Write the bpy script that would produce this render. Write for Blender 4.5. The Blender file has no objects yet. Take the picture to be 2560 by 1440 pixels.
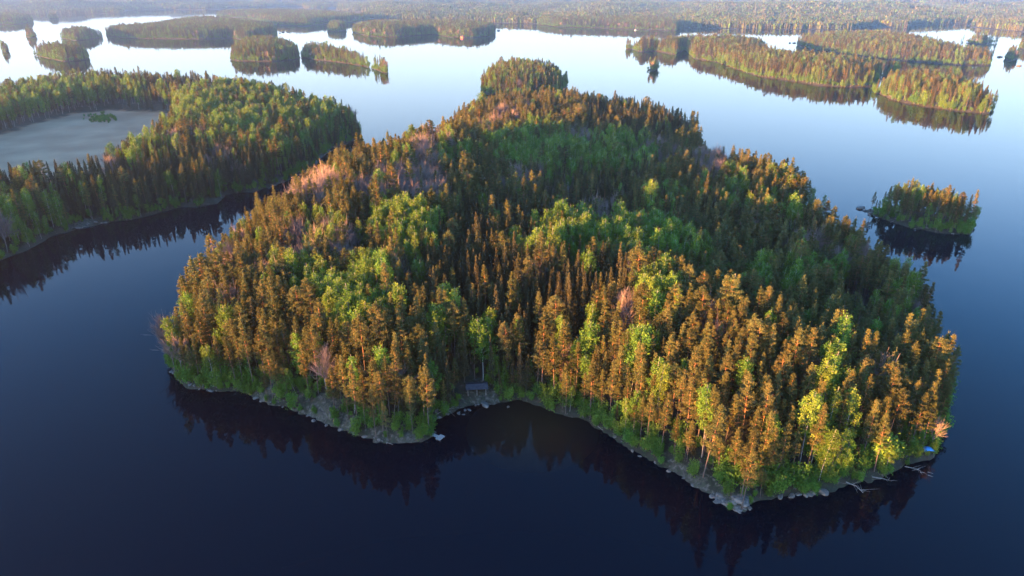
import bpy, math, random
import numpy as np
from mathutils import Vector, Matrix, Euler

# ------------------------------------------------------------------ camera, sky, sun, exposure
H = 120.0                       # camera height over the lake, metres
PITCH = math.radians(23.8)      # camera looks down
F = 1699.0                      # focal length in pixels of the 2560 px wide photograph
SUN_EL = math.radians(4.9)
SUN_AZ = math.radians(-121.0)   # clockwise from +Y: direction towards the sun (behind-left)
sc = bpy.context.scene
C = sc.collection
cam_d = bpy.data.cameras.new('camera'); cam = bpy.data.objects.new('camera', cam_d); C.objects.link(cam)
cam.location = (0, 0, H); cam.rotation_euler = (math.pi/2 - PITCH, 0, 0)
cam_d.sensor_width = 36; cam_d.lens = F/2560*36; cam_d.clip_start = 1; cam_d.clip_end = 60000
sc.camera = cam
w = bpy.data.worlds.new("World"); sc.world = w; w.use_nodes = True
nt = w.node_tree; nt.nodes.clear()
sky = nt.nodes.new('ShaderNodeTexSky'); sky.sky_type = 'NISHITA'; sky.sun_disc = False
sky.sun_elevation = SUN_EL; sky.sun_rotation = SUN_AZ
sky.altitude = 200; sky.air_density = 1.0; sky.dust_density = 1.3; sky.ozone_density = 4.3
bg = nt.nodes.new('ShaderNodeBackground'); bg.inputs['Strength'].default_value = 0.15
wo = nt.nodes.new('ShaderNodeOutputWorld')
# milky morning sky low over the horizon
tcw = nt.nodes.new('ShaderNodeTexCoord'); sx = nt.nodes.new('ShaderNodeSeparateXYZ'); nt.links.new(tcw.outputs['Generated'], sx.inputs[0])
mrw = nt.nodes.new('ShaderNodeMapRange'); mrw.interpolation_type = 'SMOOTHSTEP'
for i_, v_ in ((1, .03), (2, .40), (3, .82), (4, 0.0)): mrw.inputs[i_].default_value = v_
nt.links.new(sx.outputs['Z'], mrw.inputs[0])
mxw = nt.nodes.new('ShaderNodeMix'); mxw.data_type = 'RGBA'; mxw.inputs[7].default_value = (1.62, 1.86, 2.10, 1)
nt.links.new(mrw.outputs[0], mxw.inputs[0]); nt.links.new(sky.outputs[0], mxw.inputs[6]); nt.links.new(mxw.outputs[2], bg.inputs[0]); nt.links.new(bg.outputs[0], wo.inputs[0])
sl = bpy.data.lights.new('sun', 'SUN'); sl.energy = 5.0; sl.angle = math.radians(0.6); sl.color = (1.0, 0.43, 0.13)
so = bpy.data.objects.new('sun', sl); C.objects.link(so)
sdir = Vector((math.sin(SUN_AZ)*math.cos(SUN_EL), math.cos(SUN_AZ)*math.cos(SUN_EL), math.sin(SUN_EL)))
so.rotation_euler = sdir.to_track_quat('Z', 'Y').to_euler()
sc.view_settings.view_transform = 'Standard'; sc.view_settings.look = 'None'
sc.view_settings.exposure = 3.35; sc.view_settings.gamma = 1; sc.view_settings.use_curve_mapping = False
cy = sc.cycles
cy.max_bounces = 5; cy.diffuse_bounces = 2; cy.glossy_bounces = 2; cy.transmission_bounces = 2
cy.volume_bounces = 0; cy.transparent_max_bounces = 4; cy.caustics_reflective = False; cy.caustics_refractive = False

# ------------------------------------------------------------------ helpers
rng = np.random.default_rng(11)
ST, CT = math.sin(PITCH), math.cos(PITCH)

def at(px, py, z=0.0):
    """point at height z seen at photograph pixel (px, py)"""
    xc, yc = (px-1280)/F, -(py-720)/F
    d = (xc, yc*ST+CT, yc*CT-ST)
    t = (z-H)/d[2]
    return (d[0]*t, d[1]*t)

def proj(x, y, z):
    """photograph pixel of a world point (arrays)"""
    dz = z-H
    depth = y*CT - dz*ST
    yc = y*ST + dz*CT
    return 1280+F*x/depth, 720-F*yc/depth, depth

def tag(o, label=None, cat=None, group=None, kind=None):
    if label: o['label'] = label
    if cat: o['category'] = cat
    if group: o['group'] = group
    if kind: o['kind'] = kind
    return o

def mesh(name, V, Fc, mats, midx=None, attrs=None, smooth=False):
    me = bpy.data.meshes.new(name)
    V = np.asarray(V, dtype=np.float32); Fc = np.asarray(Fc, dtype=np.int32)
    n, k = Fc.shape
    me.vertices.add(len(V)); me.vertices.foreach_set('co', V.ravel())
    me.loops.add(n*k); me.loops.foreach_set('vertex_index', Fc.ravel())
    me.polygons.add(n); me.polygons.foreach_set('loop_start', np.arange(0, n*k, k, dtype=np.int32))
    me.polygons.foreach_set('loop_total', np.full(n, k, dtype=np.int32))
    if midx is not None: me.polygons.foreach_set('material_index', np.asarray(midx, dtype=np.int32))
    me.polygons.foreach_set('use_smooth', np.full(n, smooth))
    for m in mats: me.materials.append(m)
    for an, av in (attrs or {}).items():
        a = me.attributes.new(an, 'FLOAT', 'POINT'); a.data.foreach_set('value', np.asarray(av, dtype=np.float32))
    me.update(); me.validate()
    return me

def link(name, me, parent=None, loc=None):
    o = bpy.data.objects.new(name, me); C.objects.link(o)
    if parent is not None: o.parent = parent
    if loc is not None: o.location = loc
    return o

def snoise(x, y, s, seed=0):
    """cheap smooth noise in -1..1"""
    r = np.random.default_rng(seed); v = 0
    for i in range(6):
        a = r.uniform(0, 2*math.pi); k = r.uniform(.6, 1.8)/s; p = r.uniform(0, 6.28)
        v = v + np.sin((x*math.cos(a)+y*math.sin(a))*k*2*math.pi + p)
    return v/3.2

# ------------------------------------------------------------------ materials
def mat(name):
    m = bpy.data.materials.new(name); m.use_nodes = True
    m.node_tree.nodes.clear(); return m, m.node_tree.nodes, m.node_tree.links

def leaf_mat(name, ca, cb, var=.25, trans=.25, hue=None):
    m, N, L = mat(name)
    at_ = N.new('ShaderNodeAttribute'); at_.attribute_name = 'tint'
    mx = N.new('ShaderNodeMix'); mx.data_type = 'RGBA'
    mx.inputs[6].default_value = (*ca, 1); mx.inputs[7].default_value = (*cb, 1)
    L.new(at_.outputs['Fac'], mx.inputs[0])
    oi = N.new('ShaderNodeObjectInfo')
    hsv = N.new('ShaderNodeHueSaturation'); L.new(mx.outputs[2], hsv.inputs['Color'])
    mr = N.new('ShaderNodeMapRange'); mr.inputs[3].default_value = 1-var; mr.inputs[4].default_value = 1+var
    L.new(oi.outputs['Random'], mr.inputs[0]); L.new(mr.outputs[0], hsv.inputs['Value'])
    m2 = N.new('ShaderNodeMath'); m2.operation = 'MULTIPLY'; m2.inputs[1].default_value = 7.31
    m3 = N.new('ShaderNodeMath'); m3.operation = 'FRACT'
    L.new(oi.outputs['Random'], m2.inputs[0]); L.new(m2.outputs[0], m3.inputs[0])
    mh = N.new('ShaderNodeMapRange'); h = hue or .02
    mh.inputs[3].default_value = .5-h; mh.inputs[4].default_value = .5+h
    L.new(m3.outputs[0], mh.inputs[0]); L.new(mh.outputs[0], hsv.inputs['Hue'])
    d = N.new('ShaderNodeBsdfDiffuse'); t = N.new('ShaderNodeBsdfTranslucent'); ms = N.new('ShaderNodeMixShader')
    ms.inputs[0].default_value = trans
    L.new(hsv.outputs[0], d.inputs[0]); L.new(hsv.outputs[0], t.inputs[0])
    L.new(d.outputs[0], ms.inputs[1]); L.new(t.outputs[0], ms.inputs[2])
    o = N.new('ShaderNodeOutputMaterial'); L.new(ms.outputs[0], o.inputs[0])
    return m

def bark_mat(name, low, high, a=.35, b=.6):
    m, N, L = mat(name)
    at_ = N.new('ShaderNodeAttribute'); at_.attribute_name = 'tint'
    mr = N.new('ShaderNodeMapRange'); mr.inputs[1].default_value = a; mr.inputs[2].default_value = b
    L.new(at_.outputs['Fac'], mr.inputs[0])
    mx = N.new('ShaderNodeMix'); mx.data_type = 'RGBA'
    mx.inputs[6].default_value = (*low, 1); mx.inputs[7].default_value = (*high, 1); L.new(mr.outputs[0], mx.inputs[0])
    d = N.new('ShaderNodeBsdfDiffuse'); L.new(mx.outputs[2], d.inputs[0])
    o = N.new('ShaderNodeOutputMaterial'); L.new(d.outputs[0], o.inputs[0])
    return m

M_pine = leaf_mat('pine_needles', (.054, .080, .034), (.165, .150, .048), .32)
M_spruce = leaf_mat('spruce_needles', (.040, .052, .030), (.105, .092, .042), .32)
M_birch = leaf_mat('birch_leaves', (.068, .158, .030), (.185, .270, .042), .28, .35, .022)
M_bush = leaf_mat('bush_leaves', (.080, .175, .034), (.150, .265, .044), .25, .35, .018)
M_twig = leaf_mat('bare_twigs', (.14, .112, .10), (.27, .205, .175), .2, 0, .01)
M_pbark = bark_mat('pine_bark', (.13, .10, .085), (.30, .145, .075))
M_sbark = bark_mat('spruce_bark', (.10, .085, .07), (.12, .10, .08))
M_bbark = bark_mat('birch_bark', (.30, .29, .27), (.36, .35, .32))
M_gbark = bark_mat('grey_bark', (.17, .15, .14), (.22, .18, .17))

def simple(name, col, rough=.8, noise=0, nscale=2.0, col2=None, bump=0):
    m, N, L = mat(name)
    p = N.new('ShaderNodeBsdfPrincipled'); p.inputs['Roughness'].default_value = rough
    p.inputs['Base Color'].default_value = (*col, 1)
    if col2 is not None:
        tc = N.new('ShaderNodeTexCoord'); n = N.new('ShaderNodeTexNoise'); n.inputs['Scale'].default_value = nscale
        n.inputs['Detail'].default_value = 6
        L.new(tc.outputs['Object'], n.inputs[0])
        r = N.new('ShaderNodeMapRange'); r.inputs[1].default_value = .35; r.inputs[2].default_value = .65
        L.new(n.outputs[0], r.inputs[0])
        mx = N.new('ShaderNodeMix'); mx.data_type = 'RGBA'; mx.inputs[6].default_value = (*col, 1); mx.inputs[7].default_value = (*col2, 1)
        L.new(r.outputs[0], mx.inputs[0]); L.new(mx.outputs[2], p.inputs['Base Color'])
        if bump:
            b = N.new('ShaderNodeBump'); b.inputs['Strength'].default_value = bump; b.inputs['Distance'].default_value = .3
            L.new(n.outputs[0], b.inputs['Height']); L.new(b.outputs[0], p.inputs['Normal'])
    o = N.new('ShaderNodeOutputMaterial'); L.new(p.outputs[0], o.inputs[0])
    return m

def ground_mat():
    m, N, L = mat('forest_floor_and_rock')
    tc = N.new('ShaderNodeTexCoord')
    def noise(sc_, det=5):
        n = N.new('ShaderNodeTexNoise'); n.inputs['Scale'].default_value = sc_; n.inputs['Detail'].default_value = det
        L.new(tc.outputs['Object'], n.inputs[0]); return n
    def mix(a, b, f):
        mx = N.new('ShaderNodeMix'); mx.data_type = 'RGBA'
        for s, v in ((6, a), (7, b)):
            if isinstance(v, tuple): mx.inputs[s].default_value = (*v, 1)
            else: L.new(v, mx.inputs[s])
        L.new(f, mx.inputs[0]); return mx.outputs[2]
    def ramp(src, lo, hi):
        r = N.new('ShaderNodeMapRange'); r.inputs[1].default_value = lo; r.inputs[2].default_value = hi; L.new(src, r.inputs[0]); return r.outputs[0]
    n1, n2, n3 = noise(.25), noise(1.3), noise(.9, 8)
    floor_ = mix((.020, .022, .011), (.046, .034, .022), ramp(n1.outputs[0], .4, .6))
    floor_ = mix(floor_, (.032, .042, .017), ramp(n2.outputs[0], .5, .65))
    rock = mix((.022, .019, .016), (.135, .115, .09), ramp(n3.outputs[0], .38, .62))
    lich = mix(rock, (.055, .055, .032), ramp(n2.outputs[0], .44, .54))
    ra = N.new('ShaderNodeAttribute'); ra.attribute_name = 'rock'
    add = N.new('ShaderNodeMath'); add.operation = 'ADD'; L.new(ra.outputs['Fac'], add.inputs[0])
    sub = N.new('ShaderNodeMath'); sub.operation = 'MULTIPLY_ADD'; sub.inputs[1].default_value = 2.6; sub.inputs[2].default_value = -1.3
    L.new(n3.outputs[0], sub.inputs[0]); L.new(sub.outputs[0], add.inputs[1])
    c = mix(floor_, lich, ramp(add.outputs[0], .35, .65))
    fa = N.new('ShaderNodeAttribute'); fa.attribute_name = 'field'
    fieldc = mix((.30, .165, .080), (.41, .25, .13), ramp(noise(.03, 3).outputs[0], .35, .65))
    c = mix(c, fieldc, fa.outputs['Fac'])
    p = N.new('ShaderNodeBsdfPrincipled'); p.inputs['Roughness'].default_value = .9; L.new(c, p.inputs['Base Color'])
    b = N.new('ShaderNodeBump'); b.inputs['Strength'].default_value = .6; b.inputs['Distance'].default_value = .5
    L.new(n3.outputs[0], b.inputs['Height']); L.new(b.outputs[0], p.inputs['Normal'])
    o = N.new('ShaderNodeOutputMaterial'); L.new(p.outputs[0], o.inputs[0])
    return m
M_ground = ground_mat()
M_rock = simple('granite', (.085, .075, .065), .85, col2=(.20, .18, .155), nscale=1.2, bump=.5)
M_wood = simple('weathered_wood', (.22, .21, .19), .8, col2=(.34, .33, .30), nscale=3)
M_log = simple('bleached_log', (.17, .15, .13), .8, col2=(.28, .25, .22), nscale=2)

def water_mat():
    m, N, L = mat('lake_water')
    tc = N.new('ShaderNodeTexCoord'); mp = N.new('ShaderNodeMapping'); L.new(tc.outputs['Object'], mp.inputs[0])
    n = N.new('ShaderNodeTexNoise'); n.inputs['Scale'].default_value = .06; n.inputs['Detail'].default_value = 3
    L.new(mp.outputs[0], n.inputs[0])
    n2 = N.new('ShaderNodeTexNoise'); n2.inputs['Scale'].default_value = .9; n2.inputs['Detail'].default_value = 3
    L.new(mp.outputs[0], n2.inputs[0])
    # wind patches: slow noise decides where the fine ripple shows
    n3 = N.new('ShaderNodeTexNoise'); n3.inputs['Scale'].default_value = .004; n3.inputs['Detail'].default_value = 4
    L.new(mp.outputs[0], n3.inputs[0])
    r3 = N.new('ShaderNodeMapRange'); r3.inputs[1].default_value = .52; r3.inputs[2].default_value = .75; r3.inputs[4].default_value = .35
    L.new(n3.outputs[0], r3.inputs[0])
    b = N.new('ShaderNodeBump'); b.inputs['Strength'].default_value = .04; b.inputs['Distance'].default_value = 1.0
    L.new(n.outputs[0], b.inputs['Height'])
    b2 = N.new('ShaderNodeBump'); b2.inputs['Distance'].default_value = .02
    L.new(r3.outputs[0], b2.inputs['Strength']); L.new(n2.outputs[0], b2.inputs['Height']); L.new(b.outputs[0], b2.inputs['Normal'])
    p = N.new('ShaderNodeBsdfPrincipled'); p.inputs['Base Color'].default_value = (.0002, .0030, .0080, 1)
    p.inputs['Roughness'].default_value = .035; p.inputs['Specular IOR Level'].default_value = .16; p.inputs['IOR'].default_value = 1.333
    L.new(b2.outputs[0], p.inputs['Normal'])
    # brown peat-stained shallows in the bay
    geo = N.new('ShaderNodeNewGeometry'); cx, cyy = at(1330, 1062)
    vs = N.new('ShaderNodeVectorMath'); vs.operation = 'DISTANCE'; vs.inputs[1].default_value = (cx, cyy, 0)
    sc2 = N.new('ShaderNodeMapping'); L.new(geo.outputs['Position'], vs.inputs[0])
    mr = N.new('ShaderNodeMapRange'); mr.inputs[1].default_value = 6; mr.inputs[2].default_value = 24; mr.inputs[3].default_value = 1; mr.inputs[4].default_value = 0
    L.new(vs.outputs['Value'], mr.inputs[0])
    mx = N.new('ShaderNodeMix'); mx.data_type = 'RGBA'; mx.inputs[6].default_value = (.0002, .0030, .0080, 1); mx.inputs[7].default_value = (.020, .015, .009, 1)
    L.new(mr.outputs[0], mx.inputs[0]); L.new(mx.outputs[2], p.inputs['Base Color'])
    o = N.new('ShaderNodeOutputMaterial'); L.new(p.outputs[0], o.inputs[0])
    return m

# ------------------------------------------------------------------ water sheet
R = 12800.0
wm = mesh('water', [(-R, -2400, 0), (R, -2400, 0), (R, 12400, 0), (-R, 12400, 0)], [(0, 1, 2, 3)], [water_mat()])
tag(link('water', wm), 'calm lake mirroring the sky and the shores', 'water', kind='structure')

# ------------------------------------------------------------------ land masses
def P(*pts):
    """polygon from photograph pixels: (px, py) on the water line, (px, py, z) at height z, ('w', x, y) in metres"""
    out = []
    for p in pts:
        if p[0] == 'w': out.append((p[1], p[2]))
        else: out.append(at(p[0], p[1], p[2] if len(p) > 2 else 0))
    return np.array(out)

def sdist(x, y, poly):
    """signed distance, positive inside"""
    a = poly; b = np.roll(poly, -1, 0)
    d2 = np.full(x.shape, 1e18); ins = np.zeros(x.shape, bool)
    for (ax, ay), (bx, by) in zip(a, b):
        ex, ey = bx-ax, by-ay; L2 = ex*ex+ey*ey+1e-9
        t = np.clip(((x-ax)*ex+(y-ay)*ey)/L2, 0, 1)
        d2 = np.minimum(d2, (x-ax-t*ex)**2+(y-ay-t*ey)**2)
        c = ((ay > y) != (by > y)) & (x < (bx-ax)*(y-ay)/(by-ay+1e-12)+ax)
        ins ^= c
    return np.where(ins, 1, -1)*np.sqrt(d2)

TI = 15 # the same for the islands
T = 23  # crown height of the shore trees used to read hidden shores
main_poly = P((418, 905), (440, 945), (480, 968), (540, 978), (600, 977), (640, 993), (720, 1020), (800, 1052), (870, 1080), (950, 1100),
    (1005, 1114), (1030, 1109), (1057, 1101), (1066, 1092), (1081, 1081), (1076, 1070), (1062, 1058), (1100, 1040), (1150, 1022), (1200, 1010), (1250, 1003),
    (1300, 1003), (1350, 1015), (1400, 1028), (1450, 1046), (1500, 1070), (1540, 1100), (1600, 1138), (1680, 1180), (1740, 1212), (1790, 1245),
    (1825, 1270), (1858, 1275), (1872, 1252), (1930, 1243), (2000, 1238), (2060, 1228), (2140, 1213), (2200, 1190), (2260, 1168), (2320, 1145),
    (2350, 1105), (2362, 1040), (2355, 970), (2366, 850, 17), (2355, 770, 17), (2325, 697, 17), (2240, 634, 17), (2160, 587, 17), (2080, 560, 15),
    (2020, 558, 8), (1900, 560, 6), (1820, 560, 5), (1840, 548, 0), (1950, 556), (2040, 556), (2052, 530), (2052, 480, 17), (2002, 440, 17), (1930, 408, 18), (1860, 386, 19), (1790, 367, 20),
    (1745, 358, 12), (1737, 350), (1735, 290, T), (1690, 264, T+2), (1600, 242, T+4), (1500, 226, T+5), (1430, 217, T+6), (1350, 212, T+8), (1275, 213, T+8),
    (1210, 240, T+4), (1150, 270, T), (1095, 307, T), (1050, 342, T), (970, 375, T), (890, 403, T), (800, 432, T), (720, 460, T), (640, 512, T),
    (575, 560, T), (510, 605, T), (475, 655, T), (440, 700, T), (408, 760, T), (400, 830, 8))
left_poly = P((10, 648), (75, 622), (131, 590), (180, 577), (176, 563), (202, 571), (262, 556), (322, 551), (375, 537), (450, 519),
    (543, 511), (562, 486), (637, 478), (693, 462), (772, 428), (825, 374), (893, 348), (903, 290, T), (885, 262, T), (800, 237, T), (700, 216, T),
    (600, 200, T), (500, 190, T), (400, 177, T), (300, 174, T), (200, 167, T), (100, 160, T), (-40, 160, T), ('w', -900, 1000), ('w', -1100, 500),
    ('w', -800, -400), ('w', -420, -420), ('w', -250, -300), ('w', -225, -160), ('w', -232, 60), ('w', -228, 160), ('w', -262, 250))
field_poly = P((-160, 425, 3), (-60, 350, 3), (40, 328, 3), (70, 314, 3), (190, 284, 3), (280, 276, 3), (435, 284, 3), (445, 300, 3), (425, 345, 3),
    (370, 400, 3), (230, 470, 3), (70, 492, 3), (-100, 505, 3))
rock_spots = [(at(665, 990, 1), 5), (at(735, 1008, 2), 6), (at(800, 1030, 2), 7.5), (at(860, 1060, 2), 5), (at(930, 1088, 2), 4.5), (at(1035, 1092, 1), 7), (at(1690, 1175, 1), 4), (at(1745, 1200, 2), 5),
              (at(205, 562, 1), 7), (at(1840, 1262, 0), 5), (at(1215, 1000), 5), (at(2170, 525), 9), (at(1965, 186, 2), 11), (at(2230, 244, 1), 12), (at(1690, 133), 10)]
bumps = [((-300, -150), 90, 21), ((-300, 20), 60, 5), (at(960, 460, 25), 34, 12), (at(1120, 385, 25), 36, 13), (at(820, 530, 20), 30, 5), (at(1450, 740, 22), 24, 5), (at(1750, 830, 22), 22, 6), (at(2000, 930, 20), 20, 4), (at(1260, 300, 15), 45, 5), (at(1150, 720, 12), 45, 6), (at(700, 640, 12), 40, 4), (at(1600, 330, 10), 60, 2),  # opening pair: out-of-view hills on the left land, raised to shade the headland shore
         (at(1650, 470, 5), 55, -6), (at(2000, 680, 5), 40, -6), (at(1500, 600, 5), 30, -3), (at(2250, 830, 5), 25, -4), (at(2120, 600, 18), 22, 3.5), (at(560, 240, 10), 70, 6)]
A0 = 'island'
# name-less list of landmasses: polygon, grid step, tree step, rise, trees kind mix, label
LAND = {
 'main': dict(poly=main_poly, g=1.6, s=3.35, rise=7, label='main wooded headland filling the middle of the lake'),
 'left': dict(poly=left_poly, g=3.0, s=4.3, rise=5, label='land on the left with the bare field'),
 'A': dict(poly=P((1203, 228), (1215, 236), (1300, 240), (1400, 232), (1421, 212), (1412, 185, TI), (1380, 168, TI), (1300, 157, TI), (1240, 162, TI), (1207, 185, TI)), s=4.4,
    label='small round wooded island just behind the main headland'),
 'B': dict(poly=P((1567, 118), (1600, 130), (1640, 128), (1690, 137), (1712, 124), (1735, 147), (1790, 155), (1860, 180), (1900, 192), (1960, 200), (2050, 214), (2110, 218), (2180, 217),
    (2205, 190), (2245, 180), (2240, 172, TI), (2150, 152, TI), (2030, 145, TI), (1920, 130, TI), (1912, 108, TI), (1855, 99, TI), (1695, 98, TI), (1650, 106, TI), (1620, 108, 3), (1612, 104, TI), (1568, 105, TI)), s=4.8,
    label='long narrow wooded island in the upper right'),
 'C': dict(poly=P((2182, 226), (2230, 250), (2300, 265), (2380, 276), (2470, 284), (2486, 270), (2486, 248, TI), (2460, 222, TI), (2400, 199, TI), (2300, 192, TI), (2230, 188, TI), (2195, 205, TI)), s=4.6,
    label='wooded island with bare rock at the water, at the near end of the long island'),
 'D': dict(poly=P((1990, 112), (2040, 126), (2200, 147), (2340, 158), (2400, 163), (2474, 164), (2477, 152), (2440, 132, TI), (2380, 115, TI), (2300, 97, TI), (2200, 86, TI), (2100, 86, TI), (2010, 94, TI)), s=5.5,
    label='large wooded island with shaded front in the far upper right'),
 'E': dict(poly=P((2404, 107), (2450, 111), (2496, 106), (2494, 92, 14), (2405, 92, 14)), s=4.8, label='small dark round island behind the big upper right island'),
 'F': dict(poly=P((2512, 147), (2530, 153), (2545, 147), (2528, 141)), s=4.8, label='tiny islet with one clump of trees near the right edge'),
 'G': dict(poly=P((2552, 112), (2640, 118), (2640, 108, TI), (2552, 104, TI)), s=4.8, label='dark islet cut by the right edge of the view'),
 'I': dict(poly=P((2153, 523), (2180, 537), (2230, 556), (2290, 573), (2350, 582), (2425, 587), (2438, 560), (2440, 505, 13), (2380, 474, 15), (2290, 462, 16), (2200, 462, 16), (2175, 500, 6)), g=1.5, s=3.3, hs=.80, rise=2.5,
    label='small wooded islet with stony shore right of the headland'),
 'J': dict(poly=P((578, 150), (600, 153), (680, 154), (746, 148), (745, 118, TI), (720, 105, TI), (660, 97, TI), (610, 104, TI), (585, 133)), s=4.8, label='dome-shaped wooded island left of centre'),
 'K': dict(poly=P((753, 144), (800, 151), (850, 156), (900, 164), (945, 173), (967, 172), (966, 160, TI), (905, 138, TI), (825, 120, TI), (768, 118, TI)), s=4.8, label='tapering wooded island right of the dome-shaped one'),
 'L': dict(poly=P((882, 81), (920, 91), (985, 93), (1040, 89), (1080, 86), (1120, 92), (1180, 95), (1225, 90), (1240, 80), (1235, 64, TI), (1180, 57, TI), (1060, 57, TI), (930, 58, TI), (890, 62, TI)), s=4.8,
    label='wide flat island with sunlit trees at both ends'),
 'M': dict(poly=P((818, 77), (840, 80), (866, 76), (862, 71), (825, 70)), s=5.5, label='tiny dark islet left of the wide flat island'),
 'N': dict(poly=P((264, 88), (320, 96), (400, 97), (500, 98), (580, 95), (610, 101), (690, 90), (692, 80), (680, 65, TI), (640, 58, TI), (530, 46, TI), (460, 50, TI), (360, 66, TI), (270, 72, TI)), s=4.8,
    label='long dark wooded island in the upper left'),
 'O': dict(poly=P((152, 95), (190, 102), (230, 98), (258, 91), (235, 78, TI), (200, 72, TI), (156, 80, TI)), s=4.8, label='round island at the left end of the long dark island'),
 'P': dict(poly=P((86, 138), (120, 146), (160, 154), (218, 150), (217, 122, TI), (150, 114, TI), (92, 118, TI)), s=4.8, label='rounded green wooded island above the left shore'),
 'Q': dict(poly=P((64, 92), (78, 95), (92, 92), (78, 88)), s=5.5, label='tiny islet alone in the bright water at upper left'),
 'R': dict(poly=P((3, 128), (14, 131), (24, 127), (12, 124)), s=4.8, label='tiny islet at the left edge of the bright water'),
 'h': dict(poly=P((1618, 175), (1632, 178), (1645, 174), (1632, 170)), s=5, label='tiny islet with three trees in open water'),
 'S': dict(poly=P((540, 41), (620, 46), (690, 62), (760, 66), (810, 60), (850, 58), (922, 52), (925, 40, TI), (850, 33, TI), (700, 27, TI), (560, 29, TI)), s=7.5, label='broad hazy wooded island at the top left of centre'),
 'T': dict(poly=P((-200, 62), (40, 61), (82, 55), (78, 40, TI), (30, 36, TI), (-200, 36, TI)), s=8, label='hazy island cut by the left edge of the view'),
 'U': dict(poly=P((123, 47), (145, 47.5), (144, 45), (124, 45)), s=5.5, label='tiny hazy islet at upper left'),
 'W': dict(poly=P((1344, 62), (1400, 68), (1500, 70), (1600, 74), (1690, 77), (1702, 70), (1695, 56, TI), (1650, 50, TI), (1500, 45, TI), (1344, 48, TI)), s=5.5, label='sunlit wooded point on the far shore'),
}

def height(k, x, y, d):
    L = LAND[k]
    rise = L.get('rise', 6)
    wob = snoise(x, y, 14, 3)*.9 + snoise(x, y, 5, 4)*.45
    if k in 'main left I'.split(): d = d + wob
    elif k in 'FQRhUM': d = d + wob*.4
    else: d = d + wob*.9
    inn = np.clip(d, 0, None)
    z = 1.1*(1-np.exp(-inn/1.5)) + rise*(1-np.exp(-inn/35.0)) + np.clip(inn, 0, 8)*.05*(1+snoise(x, y, 9, 8))
    for (bx, by), rr, hh in bumps:
        z = z + hh*np.exp(-((x-bx)**2+(y-by)**2)/(2*rr*rr))*np.clip(inn/25, 0, 1)
    for (bx, by), rr in rock_spots:
        e = np.exp(-((x-bx)**2+(y-by)**2)/(rr*rr))
        z = z + e*np.clip(inn/6, 0, 1)*2.2*(rr/10) + e*np.clip(inn, 0, 1)*snoise(x, y, 4, 21)*.6
    z = np.where(d < 0, d*.35, z)
    z = z + np.where(d > .5, snoise(x, y, 3.1, 5)*.14, 0)
    if k == 'left':
        fd = np.clip((sdist(x, y, field_poly)+10)/10, 0, 1)
        z = z*(1-fd)+3*fd
    return np.maximum(z, -1.2), d

for k, L in LAND.items():
    p = L['poly']; g = L.get('g', max(1.8, (p[:, 1].mean())/380))
    if k == 'left': pmin = np.array([-620, -440])
    else: pmin = p.min(0)-5*g
    pmax = p.max(0)+5*g
    xs = np.arange(pmin[0]-2*g, pmax[0]+g, g); ys = np.arange(pmin[1], pmax[1]+g, g)
    X, Y = np.meshgrid(xs, ys); x, y = X.ravel(), Y.ravel()
    d = sdist(x, y, p); z, dd = height(k, x, y, d)
    rock = np.clip(1.15-np.abs(z-.3)*1.9, 0, 1)*((.34 if k in ('main', 'left', 'I', 'B', 'C') else .2)+.28*snoise(x, y, 18, 6))
    for (bx, by), rr in rock_spots: rock = np.maximum(rock, (.85+.3*snoise(x, y, 7, 61))*np.exp(-((x-bx)**2+(y-by)**2)/(rr*rr)))
    fld = np.clip(sdist(x, y, field_poly)/3+.5+snoise(x, y, 20, 2)*.6, 0, 1) if k == 'left' else np.zeros_like(x)
    nx, ny = len(xs), len(ys)
    idx = np.arange(nx*ny).reshape(ny, nx)
    Fc = np.stack([idx[:-1, :-1], idx[:-1, 1:], idx[1:, 1:], idx[1:, :-1]], -1).reshape(-1, 4)
    keep = (z[Fc] > -1.15).any(1); Fc = Fc[keep]
    used = np.unique(Fc); remap = np.full(nx*ny, -1); remap[used] = np.arange(len(used))
    me = mesh('island_ground', np.stack([x, y, z], 1)[used], remap[Fc], [M_ground], attrs={'rock': rock[used], 'field': fld[used]}, smooth=True)
    tag(link('headland_ground' if k in ('main', 'left') else 'island_ground', me), 'ground of the ' + L['label'], 'ground', kind='structure')

# ------------------------------------------------------------------ tree prototypes (raw arrays: V, F, tint)
def tube(pts, radii, n=5):
    pts = np.asarray(pts, float); V = []; Fc = []
    for i, p in enumerate(pts):
        t = pts[min(i+1, len(pts)-1)]-pts[max(i-1, 0)]; t /= np.linalg.norm(t)+1e-9
        u = np.cross(t, (0.3, .9, .1)); u /= np.linalg.norm(u)+1e-9; v = np.cross(t, u)
        for j in range(n):
            a = 2*math.pi*j/n; V.append(p+radii[i]*(math.cos(a)*u+math.sin(a)*v))
    for i in range(len(pts)-1):
        for j in range(n):
            a, b, c, d = i*n+j, i*n+(j+1) % n, (i+1)*n+(j+1) % n, (i+1)*n+j
            Fc += [(a, b, c), (a, c, d)]
    return np.array(V), np.array(Fc)

class Acc:
    def __init__(s): s.V = []; s.F = []; s.T = []; s.n = 0
    def add(s, V, Fc, t):
        s.V.append(V); s.F.append(np.asarray(Fc)+s.n); s.T.append(np.broadcast_to(t, (len(V),)).astype(float)); s.n += len(V)
    def out(s): return np.concatenate(s.V), np.concatenate(s.F), np.concatenate(s.T)

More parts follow.
